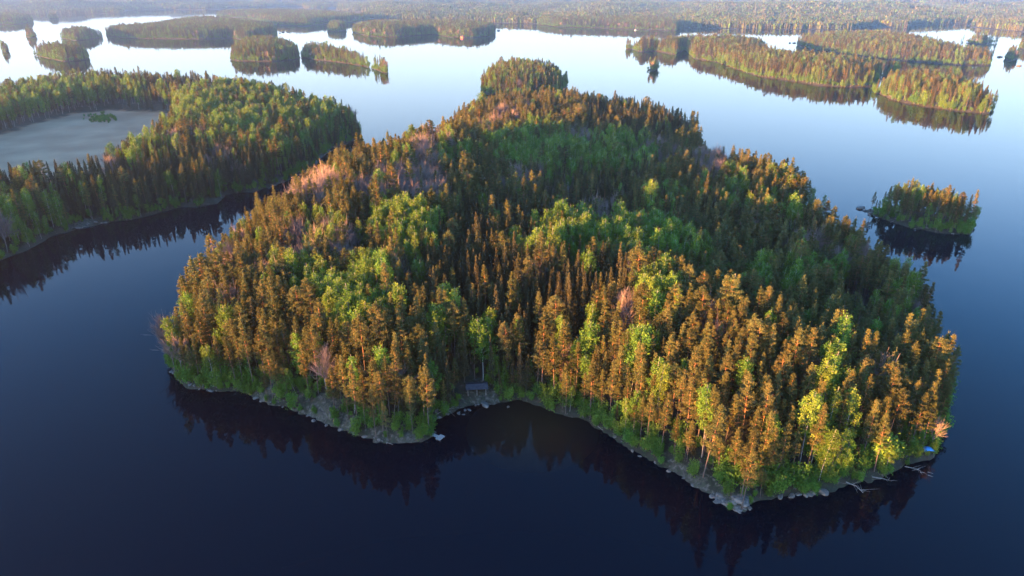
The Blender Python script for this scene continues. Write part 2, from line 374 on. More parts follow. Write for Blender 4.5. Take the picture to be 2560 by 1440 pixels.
def leaves(acc, cen, size, tint, r, up=.0, asp=.55):
    """one random triangle at each centre"""
    n = len(cen); size = np.broadcast_to(size, (n,))[:, None]
    a = r.normal(size=(n, 3)); a /= np.linalg.norm(a, axis=1)[:, None]
    nn = r.normal(size=(n, 3)); nn[:, 2] += up*2.5
    b = np.cross(a, nn); b /= np.linalg.norm(b, axis=1)[:, None]+1e-9
    V = np.stack([cen+a*size*.6, cen-a*size*.4+b*size*asp*.6, cen-a*size*.4-b*size*asp*.6], 1).reshape(-1, 3)
    Fc = np.arange(3*n).reshape(-1, 3)
    acc.add(V, Fc, np.repeat(np.broadcast_to(tint, (n,)), 3))

def trunk_mesh(h, r0, r, bend=.25, n=6, top=.98):
    m = 9; zs = np.linspace(-.6, h*top, m)
    ph = r.uniform(0, 6.28, 2)
    f = zs/h
    px = bend*np.sin(f*3+ph[0])-bend*math.sin(ph[0]); py = bend*np.sin(f*2.4+ph[1])-bend*math.sin(ph[1])
    pts = np.stack([px, py, zs], 1)
    V, Fc = tube(pts, [max(.03, r0*(1-.9*max(0, q))**.8*(1.25 if i == 0 else 1)) for i, q in enumerate(f)], n)
    T_ = np.clip(V[:, 2]/h, 0, 1)
    return (V, Fc, T_), (lambda z: np.array([np.interp(z, zs, px), np.interp(z, zs, py), z]))

def make_pine(seed, h=20, base=.5, rad=2.5, flat=0.0, dens=1.0, dead=10):
    r = np.random.default_rng(seed); tr, ax = trunk_mesh(h, .19, r)
    ta = Acc(); ta.add(*tr); ca = Acc()
    nl = int(38*dens)
    for i in range(nl):
        q = (i+r.uniform(0, 1))/nl
        z = h*(base+(1-base)*q)*.99
        prof = (1-q)**(.85-.45*flat)*(.5+.5*min(1, q*4+.15)) + .06
        ln = rad*1.12*prof*r.uniform(.55, 1.25)
        az = i*2.4+r.normal()*.5
        o = ax(z)
        rise = r.uniform(.1, .45)*(1-.5*flat)
        d = np.array([math.cos(az), math.sin(az), rise])
        mid = o+d*ln*.6; end = o+d*ln+np.array([0, 0, .12*ln])
        V, Fc = tube([o, mid, end], [.06, .04, .02], 3); ta.add(V, Fc, .8)
        nt_ = max(3, int(4+ln*2.4)); tint0 = np.clip(r.normal(.5, .2), 0, 1)
        for j in range(nt_):
            t = r.uniform(.4, 1.05); side = np.array([-d[1], d[0], 0])*r.normal()*.28*ln*t
            c = o+d*ln*t+side+np.array([0, 0, .15+r.normal()*.1])
            n = r.integers(15, 22)
            g = r.normal(size=(n, 3))*np.array([.24, .24, .10])
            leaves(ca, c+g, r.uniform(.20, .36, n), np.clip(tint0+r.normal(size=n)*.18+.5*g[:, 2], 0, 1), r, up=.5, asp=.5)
    o = ax(h*.98); n = 18
    g = r.normal(size=(n, 3))*np.array([.14, .14, .5]); leaves(ca, o+g, .45, np.clip(r.normal(.6, .15, n), 0, 1), r, up=.2)
    for i in range(dead):   # dead lower branches
        z = h*r.uniform(.22, base+.05); az = r.uniform(0, 6.28); ln = r.uniform(.6, 1.7); o = ax(z)
        V, Fc = tube([o, o+ln*np.array([math.cos(az), math.sin(az), r.uniform(-.1, .3)])], [.035, .015], 3); ta.add(V, Fc, .3)
    return ta.out(), ca.out()

def make_spruce(seed, h=19, rad=2.7, base=.1, n_=165):
    r = np.random.default_rng(seed); tr, ax = trunk_mesh(h, .17, r, bend=.12)
    ta = Acc(); ta.add(*tr); ca = Acc()
    for i in range(n_):
        q = ((i+r.uniform(0, 1))/n_)**.92
        z = h*(base+(1-base)*q)
        ln = (rad*(1-q)**.95+.10)*r.uniform(.72, 1.15)*(1 if q > .12 else .75)
        az = i*2.399+r.normal()*.3; o = ax(z)
        d = np.array([math.cos(az), math.sin(az)]); sd = np.array([-d[1], d[0]])
        n = int(7+ln*11); t = r.uniform(.12, 1, n)
        droop = -.30*ln*t+.22*ln*t*t
        lat = r.normal(size=n)*.16*ln*(1.1-t*.6)+r.normal(size=n)*.07
        c = np.stack([o[0]+d[0]*ln*t+sd[0]*lat, o[1]+d[1]*ln*t+sd[1]*lat, o[2]+droop-np.abs(r.normal(size=n))*.10+.1], 1)
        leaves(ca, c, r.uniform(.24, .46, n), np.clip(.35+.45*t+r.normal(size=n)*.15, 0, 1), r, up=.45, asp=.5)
    n = 14; o = ax(h*.985); g = r.normal(size=(n, 3))*np.array([.08, .08, .35]); leaves(ca, o+g, .34, .7, r)
    return ta.out(), ca.out()

def make_birch(seed, h=18, rad=2.4, base=.3, nlimb=30, lean=0, leafs=15, stems=1):
    r = np.random.default_rng(seed); ta = Acc(); ca = Acc()
    for s in range(stems):
        off = np.array([r.normal(), r.normal(), 0])*(.0 if stems == 1 else 1.1)
        tr, ax0 = trunk_mesh(h*(1 if s == 0 else r.uniform(.7, .95)), .13, r, bend=.5)
        ta.add(tr[0]+off*np.clip(tr[0][:, 2:3]/h+.15, 0, 1.2), tr[1], tr[2])
        ax = lambda z: ax0(z)+off*min(1.2, max(0, z/h+.15))
        hh = tr[0][:, 2].max(); nl = nlimb//stems
        for i in range(nl):
            q = (i+r.uniform(0, 1))/nl
            z = hh*(base+(1-base)*q*.94)
            prof = math.sin(math.pi*min(1, (.18+.82*q)))**.7*.9+.16
            ln = rad*prof*r.uniform(.6, 1.15)/(1 if stems == 1 else 1.25); az = i*2.4+r.normal()*.5; o = ax(z)
            up_ = r.uniform(.35, .9)
            d = np.array([math.cos(az), math.sin(az), up_]); d /= np.linalg.norm(d)
            end = o+d*ln*1.1
            V, Fc = tube([o, o+d*ln*.6, end], [.045, .03, .015], 3); ta.add(V, Fc, .2)
            t0 = np.clip(r.normal(.5, .25), 0, 1)
            for j in range(max(2, int(2+ln*1.4))):
                t = r.uniform(.35, 1.08); c = o+d*ln*1.1*t+r.normal(size=3)*np.array([.3, .3, .25])
                n = leafs+4; g = r.normal(size=(n, 3))*np.array([.32, .32, .42])+np.array([0, 0, -.2])
                leaves(ca, c+g, r.uniform(.22, .42, n), np.clip(t0+r.normal(size=n)*.2, 0, 1), r, up=.1, asp=.75)
    return ta.out(), ca.out()

def make_bare(seed, h=14, rad=3.2, n1=14, n2=8, n3=6):
    r = np.random.default_rng(seed); ta = Acc(); ca = Acc()
    fork = h*.38
    tr, ax = trunk_mesh(fork*1.25, .17, r, bend=.2, top=1); ta.add(*tr)
    cen = np.array([0, 0, h*.60]); R3 = np.array([rad, rad, h*.42])
    def surf():
        a = r.uniform(0, 6.28); u = r.uniform(-.35, 1); s = math.sqrt(1-u*u)
        return cen+R3*np.array([math.cos(a)*s, math.sin(a)*s, u])
    for i in range(n1):
        z = fork*r.uniform(.7, 1.25); o = ax(z); e1 = o+(surf()-o)*r.uniform(.5, .65)+np.array([0, 0, .3])
        V, Fc = tube([o, (o+e1)/2+r.normal(size=3)*.15, e1], [.085, .06, .04], 4); ta.add(V, Fc, .5)
        for j in range(n2):
            e2 = e1+r.normal(size=3)*np.array([1., 1., .7])*rad*.32+np.array([0, 0, .9])+(e1-o)*.25
            s0 = o+(e1-o)*r.uniform(.5, 1)
            V, Fc = tube([s0, e2], [.04, .02], 3); ca.add(V, Fc, .3)
            for k in range(n3):
                d = (e2-s0)*.4+r.normal(size=3)*.45+np.array([0, 0, .45]); s1 = s0+(e2-s0)*r.uniform(.35, 1)
                V, Fc = tube([s1, s1+d], [.034, .014], 3); ca.add(V, Fc, r.uniform(.3, 1))
    return ta.out(), ca.out()

def make_bush(seed, h=5, rad=2.2):
    r = np.random.default_rng(seed); ta = Acc(); ca = Acc()
    for i in range(9):
        az = r.uniform(0, 6.28); tl = r.uniform(.1, .7)
        d = np.array([math.cos(az)*tl*rad/h*1.5, math.sin(az)*tl*rad/h*1.5, 1.]); ln = h*r.uniform(.6, .95)
        e = d*ln; V, Fc = tube([np.array([0, 0, -.4])+d*.05, e*.5, e], [.06, .045, .02], 3); ta.add(V, Fc, .3)
        t0 = np.clip(r.normal(.5, .25), 0, 1)
        for j in range(9):
            c = e*r.uniform(.3, 1.02)+r.normal(size=3)*np.array([.45, .45, .3]); n = 13
            g = r.normal(size=(n, 3))*.36
            leaves(ca, c+g, r.uniform(.24, .46, n), np.clip(t0+r.normal(size=n)*.2, 0, 1), r, up=.1, asp=.75)
    return ta.out(), ca.out()

PINE, SPRUCE, BIRCH, BARE, BUSH = range(5)
KN = ['pine_tree', 'spruce_tree', 'birch_tree', 'bare_tree', 'shore_bush']
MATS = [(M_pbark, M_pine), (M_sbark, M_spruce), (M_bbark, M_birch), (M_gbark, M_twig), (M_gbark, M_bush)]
# (kind, nominal height, trunk arrays, crown arrays, look words)
PR = []
def reg(kind, h, tc, look): PR.append(dict(kind=kind, h=h, t=tc[0], c=tc[1], look=look))
reg(PINE, 20, make_pine(1, 20, .50, 2.5), 'pine with evenly rounded crown')
reg(PINE, 20, make_pine(2, 20, .42, 2.3, dens=1.15), 'pine with long pointed crown')
reg(PINE, 20, make_pine(3, 20, .60, 2.7, flat=.5), 'bare-stemmed pine with high blunt crown')
reg(PINE, 20, make_pine(4, 20, .38, 2.1, dens=1.1, dead=14), 'slim pine with low-reaching needles')
reg(PINE, 20, make_pine(5, 20, .55, 3.3, flat=.9, dens=1.1), 'broad pine with loose spreading crown')
reg(SPRUCE, 19, make_spruce(11), 'full conical spruce')
reg(SPRUCE, 19, make_spruce(12, rad=2.2, n_=155), 'narrow spire-like spruce')
reg(SPRUCE, 19, make_spruce(13, rad=3.1, base=.16, n_=175), 'wide skirted spruce')
reg(BIRCH, 18, make_birch(21), 'green birch with oval crown')
reg(BIRCH, 18, make_birch(22, rad=1.9, base=.22, nlimb=30), 'slender birch with narrow crown')
reg(BIRCH, 18, make_birch(23, rad=3.0, base=.36, nlimb=36), 'wide birch with lobed crown')
reg(BARE, 14, make_bare(31), 'leafless tree with round twiggy fan')
reg(BARE, 14, make_bare(32, rad=2.5, h=14), 'leafless tree with narrow upswept twigs')
reg(BARE, 14, make_bare(33, rad=3.7, n1=16), 'leafless tree with wide domed twigs')
reg(BUSH, 5, make_bush(41), 'rounded leafy green bush')
reg(BUSH, 5, make_bush(42, rad=2.8), 'spreading leafy green bush')
byk = {k: [i for i, p in enumerate(PR) if p['kind'] == k] for k in range(5)}
for p in PR:
    mb, ml = MATS[p['kind']]; n = KN[p['kind']]
    p['mt'] = mesh(n+'_trunk', p['t'][0], p['t'][1], [mb], attrs={'tint': p['t'][2]}, smooth=True)
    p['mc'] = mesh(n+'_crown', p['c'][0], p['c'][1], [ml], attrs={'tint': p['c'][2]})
    V = np.concatenate([p['t'][0], p['c'][0]]); Fc = np.concatenate([p['t'][1], p['c'][1]+len(p['t'][0])])
    mi = np.concatenate([np.zeros(len(p['t'][1])), np.ones(len(p['c'][1]))])
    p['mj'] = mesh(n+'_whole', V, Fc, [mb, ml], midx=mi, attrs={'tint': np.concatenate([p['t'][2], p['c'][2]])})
    p['oj'] = bpy.data.objects.new(n+'_pattern', p['mj'])      # never linked: only read by the woods below

# ------------------------------------------------------------------ where each kind grows (read off the photograph, crown positions)
ZONES = [  # px, py, rx, ry, kind, share
 (760, 480, 100, 48, BARE, .7), (960, 480, 70, 45, BARE, .75), (1060, 470, 65, 52, BARE, .75), (1090, 390, 50, 50, BARE, .65), (740, 605, 50, 42, BARE, .75),
 (850, 610, 40, 40, BARE, .8), (700, 690, 60, 45, BARE, .65), (1340, 465, 85, 28, BARE, .45), (1500, 530, 50, 40, BARE, .5), (1780, 410, 45, 40, BARE, .75),
 (1640, 385, 70, 22, BARE, .6), (1450, 345, 30, 22, BARE, .7), (1265, 290, 40, 13, BARE, .7), (1225, 325, 34, 20, BARE, .7), (2010, 605, 50, 28, BARE, .6),
 (2110, 640, 55, 25, BARE, .5), (420, 800, 22, 90, BARE, .8), (2290, 780, 35, 70, BARE, .45), (1555, 760, 24, 30, BARE, .95), (600, 640, 40, 60, BARE, .2), (2050, 690, 40, 30, BARE, .3), (700, 470, 60, 20, BARE, .5), (1000, 430, 60, 15, BARE, .4),
 (1000, 580, 95, 48, BIRCH, .85), (1050, 645, 32, 50, BIRCH, .9), (770, 700, 45, 65, BIRCH, .75), (900, 760, 95, 70, BIRCH, .85), (930, 690, 50, 40, BIRCH, .7), (800, 585, 40, 40, BIRCH, .5),
 (1400, 600, 120, 42, BIRCH, .85), (1610, 608, 110, 42, BIRCH, .85), (1440, 400, 190, 36, BIRCH, .7), (1330, 365, 90, 40, BIRCH, .55), (1550, 355, 70, 20, BIRCH, .6), (1130, 390, 40, 40, BIRCH, .4),
 (1650, 520, 50, 45, BIRCH, .6), (1830, 480, 35, 55, BIRCH, .6), (1975, 520, 26, 50, BIRCH, .8), (1930, 490, 40, 50, BIRCH, .35), (2030, 480, 20, 50, BIRCH, .5), (1650, 745, 55, 40, BIRCH, .7), (1480, 880, 22, 90, BIRCH, .3), (1340, 890, 22, 50, BIRCH, .45),
 (1585, 860, 22, 50, BIRCH, .3), (1745, 640, 60, 26, BIRCH, .6), (1950, 700, 80, 30, BIRCH, .65), (2060, 680, 60, 34, BIRCH, .6), (2095, 1050, 70, 50, BIRCH, .6), (1960, 1100, 40, 40, BIRCH, .5), (2050, 990, 30, 50, BIRCH, .5), (2230, 740, 60, 80, BIRCH, .35),
 (2280, 1100, 40, 40, BIRCH, .8), (1140, 780, 34, 50, BIRCH, .5), (880, 810, 26, 45, BIRCH, .8), (430, 700, 25, 40, BIRCH, .7), (460, 800, 30, 50, BIRCH, .5), (590, 950, 60, 30, BIRCH, .3), (1230, 850, 20, 60, BIRCH, .5), (1190, 900, 30, 40, BIRCH, .5),
 (1150, 640, 100, 85, SPRUCE, .85), (1260, 730, 140, 85, SPRUCE, .85), (1300, 850, 90, 70, SPRUCE, .5), (1260, 560, 120, 60, SPRUCE, .85), (1460, 690, 110, 60, SPRUCE, .85), (1430, 760, 130, 60, SPRUCE, .6), (930, 600, 60, 50, SPRUCE, .6), (1600, 300, 150, 65, SPRUCE, .8),
 (1350, 250, 80, 40, SPRUCE, .5), (1560, 480, 260, 80, SPRUCE, .4), (1050, 720, 60, 50, SPRUCE, .7), (1480, 500, 120, 60, SPRUCE, .5), (1130, 940, 60, 60, SPRUCE, .4),
 # left land
 (470, 245, 40, 35, BARE, .4), (560, 235, 50, 30, BARE, .4), (630, 300, 50, 30, BARE, .3), (100, 220, 60, 25, BARE, .3), (550, 410, 45, 35, BARE, .4), (440, 360, 20, 20, BARE, .7), (270, 425, 15, 30, BARE, .5),
 (570, 265, 160, 60, BIRCH, .5), (600, 340, 100, 35, BIRCH, .2), (360, 370, 90, 35, BIRCH, .4), (790, 300, 90, 60, BIRCH, .4), (700, 400, 80, 50, BIRCH, .3), (60, 560, 60, 60, BIRCH, .7), (130, 550, 30, 60, BIRCH, .8), (320, 500, 50, 40, BIRCH, .75),
 (420, 490, 60, 50, BIRCH, .6), (175, 440, 12, 30, BIRCH, .8), (100, 260, 110, 50, BIRCH, .45), (300, 230, 160, 22, BIRCH, .25), (180, 205, 120, 20, BIRCH, .3), (0, 340, 40, 60, BIRCH, .6), (30, 620, 60, 40, BIRCH, .8), (520, 470, 60, 40, BIRCH, .3),
 (250, 440, 260, 55, SPRUCE, .75), (500, 420, 200, 60, SPRUCE, .6), (450, 190, 300, 26, SPRUCE, .6), (150, 185, 130, 20, SPRUCE, .3), (850, 260, 50, 40, SPRUCE, .3),
]
# z: (x, y, z, rotz, tiltx, tilty, scale_xy, scale_z, proto)
TREES = []
def field_mask(x, y): return sdist(x, y, field_poly) > -2
for k, L in LAND.items():
    r = np.random.default_rng(abs(hash(k)) % 1000 if False else sum(map(ord, k)))
    p = L['poly']; s = L['s']
    lo, hi = p.min(0), p.max(0)
    if k == 'left': lo = np.array([-560, -440])
    gx, gy = np.meshgrid(np.arange(lo[0], hi[0], s), np.arange(lo[1], hi[1], s*.87))
    gx = gx+(np.arange(gx.shape[0]) % 2)[:, None]*s/2
    x = (gx+r.uniform(-.42, .42, gx.shape)*s).ravel(); y = (gy+r.uniform(-.42, .42, gy.shape)*s).ravel()
    d0 = sdist(x, y, p); z, d = height(k, x, y, d0)
    keep = (d > (.35 if k in ('main', 'left', 'I') else .0)) & (z > .05)
    if k == 'left': keep &= ~field_mask(x, y) & (r.uniform(size=x.shape) < np.where(x < -330, .55, 1))
    for (bx, by), rr in rock_spots:
        if k in ('main', 'left', 'I'):
            keep &= ~(((x-bx)**2+(y-by)**2 < (rr*.75)**2) & (r.uniform(size=x.shape) < .5))
    x, y, z, d = x[keep], y[keep], z[keep], d[keep]
    n = len(x); kind = np.full(n, PINE)
    u = r.uniform(size=n)
    px, py, dep = proj(x, y, z+14)
    if k == 'main': kind[u < .14] = SPRUCE; kind[(u > .16) & (u < .21)] = BIRCH; kind[(u > .24) & (u < .26)] = BARE
    elif k == 'left': kind[u < .42] = SPRUCE; kind[(u > .42) & (u < .54)] = BIRCH; kind[(u > .62) & (u < .65)] = BARE
    elif k == 'I': kind[u < .08] = SPRUCE; kind[(u > .08) & (u < .3)] = BIRCH
    elif k in 'BDC': kind[u < .18] = SPRUCE; kind[(u > .18) & (u < .40)] = BIRCH
    else: kind[u < .2] = SPRUCE; kind[(u > .3) & (u < .58)] = BIRCH; kind[(u > .5) & (u < .54)] = BARE
    if k in ('main', 'left'):
        for (zx, zy, rx, ry, kk, sh) in ZONES:
            e = ((px-zx)/rx)**2+((py-zy)/ry)**2
            m = (e < 1.15) & (r.uniform(size=n) < sh*np.clip(2.2-1.5*e, 0.1, 1)); kind[m] = kk
        kind[(kind == BARE) & (d < 9) & (px > 1000) & (px < 2200) & (py > 600)] = BIRCH
        front = (d < 7)
        m = front & (r.uniform(size=n) < .25) & (kind == SPRUCE); kind[m] = PINE
    if k not in ('main', 'left', 'I'):
        e_ = (d < 6) & (kind == PINE); v_ = r.uniform(size=n); kind[e_ & (v_ < .3)] = BIRCH; kind[e_ & (v_ > .85)] = SPRUCE
    hh = np.choose(kind, [r.normal(20, 2.8, n), r.normal(17.0, 2.8, n), r.normal(17, 2.2, n), r.normal(15, 1.8, n), r.normal(5, 1, n)])
    edge = d < 6
    hh = np.where(edge & (r.uniform(size=n) < .5), hh*r.uniform(.55, .85, n), hh)
    hh = np.where((kind == BIRCH) & ~edge, hh+4, hh); hh = np.where((kind == BARE) & ~edge, hh+1.5, hh)
    hh = hh*(1+.09*snoise(x, y, 45, 70)+.07*snoise(x, y, 17, 71))
    hh = hh*L.get('hs', 1.0 if k in ('main', 'left') else .95)
    if k == 'main':   # the low far-right part grows shorter, younger wood
        hh = hh*np.where((px > 1700) & (py > 560) & (py < 900), .93, 1)
    proto = np.array([r.choice(byk[kk]) for kk in kind]) if n else np.zeros(0, int)
    slim = (d < 22) & (kind == PINE) & (r.uniform(size=n) < .5); proto[slim] = r.choice([1, 3], slim.sum())
    rare = (proto == 4) & (r.uniform(size=n) < .6) & (d > 8); proto[rare] = 0
    sz = hh/np.array([PR[q]['h'] for q in proto]) if n else hh
    sx = sz*np.where(kind == PINE, r.uniform(.72, 1.06, n), np.where(kind == BIRCH, r.uniform(.68, 1.0, n), r.uniform(.85, 1.18, n)))
    if s > 6: sx = sx*(s/6)**.9
    rz = r.uniform(0, 6.28, n); tx = r.normal(size=n)*.03; ty = r.normal(size=n)*.03
    big = edge & (kind == BIRCH) & (k == 'main')
    ty = np.where(big, r.normal(size=n)*.09, ty); tx = np.where(big, r.uniform(0, .18, n), tx)
    A = np.stack([x, y, z-.15, rz, tx, ty, sx, sz, proto, np.full(n, list(LAND).index(k)), d], 1)
    TREES.append(A)
for k, L in LAND.items():   # undergrowth fringe round every shore, thin under the outer trees
    r = np.random.default_rng(500+sum(map(ord, k))); p = L['poly']; near_ = k in ('main', 'left', 'I'); s = 2.3 if near_ else 3.4
    lo, hi = p.min(0), p.max(0)
    if k == 'left': lo = np.array([-330, 150])
    gx, gy = np.meshgrid(np.arange(lo[0], hi[0], s), np.arange(lo[1], hi[1], s)); x = (gx+r.uniform(-.5, .5, gx.shape)*s).ravel(); y = (gy+r.uniform(-.5, .5, gy.shape)*s).ravel()
    d0 = sdist(x, y, p); m = (d0 > -1) & (d0 < (12 if near_ else 7)); x, y, d0 = x[m], y[m], d0[m]
    if not len(x): continue
    z, d = height(k, x, y, d0); pr_ = (np.clip((.7 if k != 'main' else .98)-d*.07, .12, 1) if near_ else np.full(len(x), .75))
    for (bx, by), rr in rock_spots: pr_ = pr_*(1-.55*np.exp(-((x-bx)**2+(y-by)**2)/(rr*rr)))
    m = (d > -.15) & (z > -.05) & (r.uniform(size=len(x)) < pr_)
    if k == 'left': m &= ~field_mask(x, y)
    x, y, z, d = x[m], y[m], z[m], d[m]; n = len(x); h_ = r.gamma(4, .75 if near_ else 1.1, n)+.8; s_ = h_/5
    TREES.append(np.stack([x, y, z-.1, r.uniform(0, 6.28, n), x*0, x*0, s_*r.uniform(.7, 1.1, n), s_, r.choice(byk[BUSH], n), x*0+list(LAND).index(k), d], 1))
# bushes along the shores that face the camera, and the field thicket
def add_bushes(pts, k, hs, seed):
    r = np.random.default_rng(seed); out = []
    for px, py in pts:
        x, y = at(px, py, .8); xa, ya = np.array([x]), np.array([y])
        d0 = sdist(xa, ya, LAND[k]['poly']); z, d = height(k, xa, ya, d0)
        if z[0] < .1: continue
        h_ = hs*r.uniform(.8, 1.3); pr = r.choice(byk[BUSH]); s_ = h_/5
        out.append([x, y, z[0]-.1, r.uniform(0, 6.28), 0, 0, s_*r.uniform(.85, 1.15), s_, pr, list(LAND).index(k), d[0]])
    if out: TREES.append(np.array(out))
rb = np.random.default_rng(5)
def along(pts, n, jit=6, inset=-9):
    pts = np.array(pts, float); t = np.linspace(0, len(pts)-1, n); i = np.minimum(t.astype(int), len(pts)-2); f = (t-i)[:, None]
    q = pts[i]*(1-f)+pts[i+1]*f
    return [(a+rb.normal()*jit, b+inset-abs(rb.normal())*jit) for a, b in q]
add_bushes(along([(432, 925), (470, 958), (540, 972), (600, 970)], 16), 'main', 4.2, 1)
add_bushes(along([(1080, 1045), (1200, 1005), (1300, 998)], 12, 8), 'main', 3.0, 2)
add_bushes(along([(1430, 1035), (1500, 1065), (1560, 1108), (1650, 1160)], 20, 8), 'main', 4.2, 3)
add_bushes(along([(1800, 1228), (1860, 1238), (1960, 1228), (2060, 1218), (2200, 1182), (2330, 1120)], 34, 9), 'main', 5.2, 4)
add_bushes([(1835, 1225), (1860, 1218), (1915, 1225), (1940, 1228), (1985, 1222)], 'main', 8.0, 14)
add_bushes(along([(2352, 1080), (2358, 1000), (2350, 960)], 9, 3, -3), 'main', 6, 5)
add_bushes(along([(60, 618), (130, 580), (300, 545), (540, 505), (690, 455)], 26, 8), 'left', 3.6, 6)
add_bushes([(994, 1082), (1215, 985), (1000, 1074)], 'main', 3.6, 7)
add_bushes(along([(2200, 540), (2300, 566), (2420, 575)], 9, 5, -5), 'I', 2.6, 8)
add_bushes([(257+rb.normal()*17, 303+rb.normal()*5) for _ in range(140)], 'left', 2.4, 9)
TREES = np.concatenate(TREES)
shx, shy = at(1192, 990, 1.5)   # the trodden yard in front of the shelter
TREES = TREES[np.hypot((TREES[:, 0]-shx)/5.5, (TREES[:, 1]-shy)/5.0) > 1]
kinds = np.array([PR[int(q)]['kind'] for q in TREES[:, 8]])
land_i = TREES[:, 9].astype(int); names = list(LAND)
tx_, ty_, tz_ = TREES[:, 0], TREES[:, 1], TREES[:, 2]
px, py, dep = proj(tx_, ty_, tz_+TREES[:, 7]*np.array([PR[int(q)]['h'] for q in TREES[:, 8]])*.7)
bpx, bpy_, bdep = proj(tx_, ty_, tz_)
near_land = np.isin(land_i, [names.index('main'), names.index('left'), names.index('I')])
inview = (dep > 0) & (px > -10) & (px < 2570) & (py > 0) & (py < 1450)
size = np.where(inview & near_land, TREES[:, 7]*18/np.maximum(dep, 1), 0)
size = np.where(kinds == BUSH, np.where(inview & near_land, TREES[:, 7]*12/np.maximum(dep, 1), 0), size)
indiv = np.zeros(len(TREES), bool)
for k in range(5):
    ii = np.where((kinds == k) & (size > 0))[0]; ii = ii[np.argsort(-size[ii])][:300]; indiv[ii] = True
print('TREES', len(TREES), 'indiv', indiv.sum(), [int((kinds == k).sum()) for k in range(5)])

# ------------------------------------------------------------------ individual trees
LM = [  # pixel of the landmark, name it is called by
 ((1095, 1092), 'the grey jetty'), ((1000, 1105), 'the bare rock tip'), ((780, 1035), 'the pale rock slope'), ((560, 965), 'the front shore left end'),
 ((415, 850), 'the headland left tip'), ((1200, 975), 'the dark-roofed shelter'), ((1300, 1000), 'the small bay head'), ((1480, 1050), 'the small bay right rim'),
 ((1640, 1155), 'the straight right shore'), ((1740, 1200), 'the small right-shore cliff'), ((1840, 1268), 'the boulder pile'), ((2000, 1230), 'the flat shore stones'),
 ((2150, 1200), 'the fallen shore branches'), ((2315, 1132), 'the blue tarp'), ((2350, 950), 'the headland right edge'), ((2330, 760), 'the upper right headland edge'),
 ((1555, 800), 'the lone pink tree'), ((900, 800), 'the yellow-green birches'), ((1050, 680), 'the centre-left birches'), ((1300, 780), 'the brown spruce stand'),
 ((640, 760), 'the left pine slope'), ((1800, 900), 'the right pine stand'), ((760, 520), 'the pink leafless grove'), ((1500, 620), 'the dark birch belt'),
 ((2060, 545), 'the rocks off the point'), ((200, 568), 'the pale left-land rock'), ((60, 600), 'the left foreshore clearing'), ((450, 515), 'the left land shore'),
 ((257, 303), 'the thicket in the field'), ((600, 300), 'the yellow slope beyond the field'), ((2160, 520), 'the right islet stony tip'), ((2425, 582), 'the right islet far end'), ((1100, 480), 'the upper leafless grove'), ((1780, 450), 'the grey leafless patch'),
]
LP = np.array([at(a[0], a[1], 6) for a, _ in LM])
ORD = ['', 'second ', 'third ', 'fourth ', 'fifth ', 'sixth ', 'seventh ', 'eighth ', 'ninth ', 'tenth ', 'eleventh ', 'twelfth ']
CAT = ['pine', 'spruce', 'birch', 'leafless tree', 'bush']
GRP = ['pine trees of the near woods', 'spruce trees of the near woods', 'leafy birches of the near woods', 'leafless trees of the near woods', 'leafy bushes along the shores']
ii = np.where(indiv)[0]
dist = np.hypot(tx_[ii][:, None]-LP[:, 0][None], ty_[ii][:, None]-LP[:, 1][None])
lm = dist.argmin(1)
buckets = {}
for a, i in enumerate(ii):
    h_ = TREES[i, 7]
    sizew = ('tall ' if h_ > 1.03 else 'short ' if h_ < .86 else '') if kinds[i] != BUSH else ('large ' if h_ > 1.1 else 'low ' if h_ < .7 else '')
    buckets.setdefault((int(lm[a]), int(TREES[i, 8]), sizew), []).append((dist[a, lm[a]], i))
labels = {}
for (l, pr, sw), lst in buckets.items():
    lst.sort()
    for q, (dd, i) in enumerate(lst):
        o_ = ORD[q] if q < len(ORD) else '%dth ' % (q+1)
        labels[i] = f"{sw}{PR[pr]['look']}, {o_}nearest {LM[l][1]}"
for i in ii:
    t = TREES[i]; p = PR[int(t[8])]; kd = p['kind']
    e = bpy.data.objects.new(KN[kd], None); e.empty_display_size = .5; C.objects.link(e)
    e.location = t[:3]; e.rotation_euler = (t[4], t[5], t[3]); e.rotation_mode = 'XYZ'
    e.rotation_euler = (Matrix.Rotation(t[4], 3, 'X') @ Matrix.Rotation(t[5], 3, 'Y') @ Matrix.Rotation(t[3], 3, 'Z')).to_euler()
    e.scale = (t[6], t[6], t[7])
    tag(e, labels[i], CAT[kd], GRP[kd])
    link('stems' if kd == BUSH else 'trunk', p['mt'], e); link('foliage' if kd == BUSH else 'twigs' if kd == BARE else 'crown', p['mc'], e)

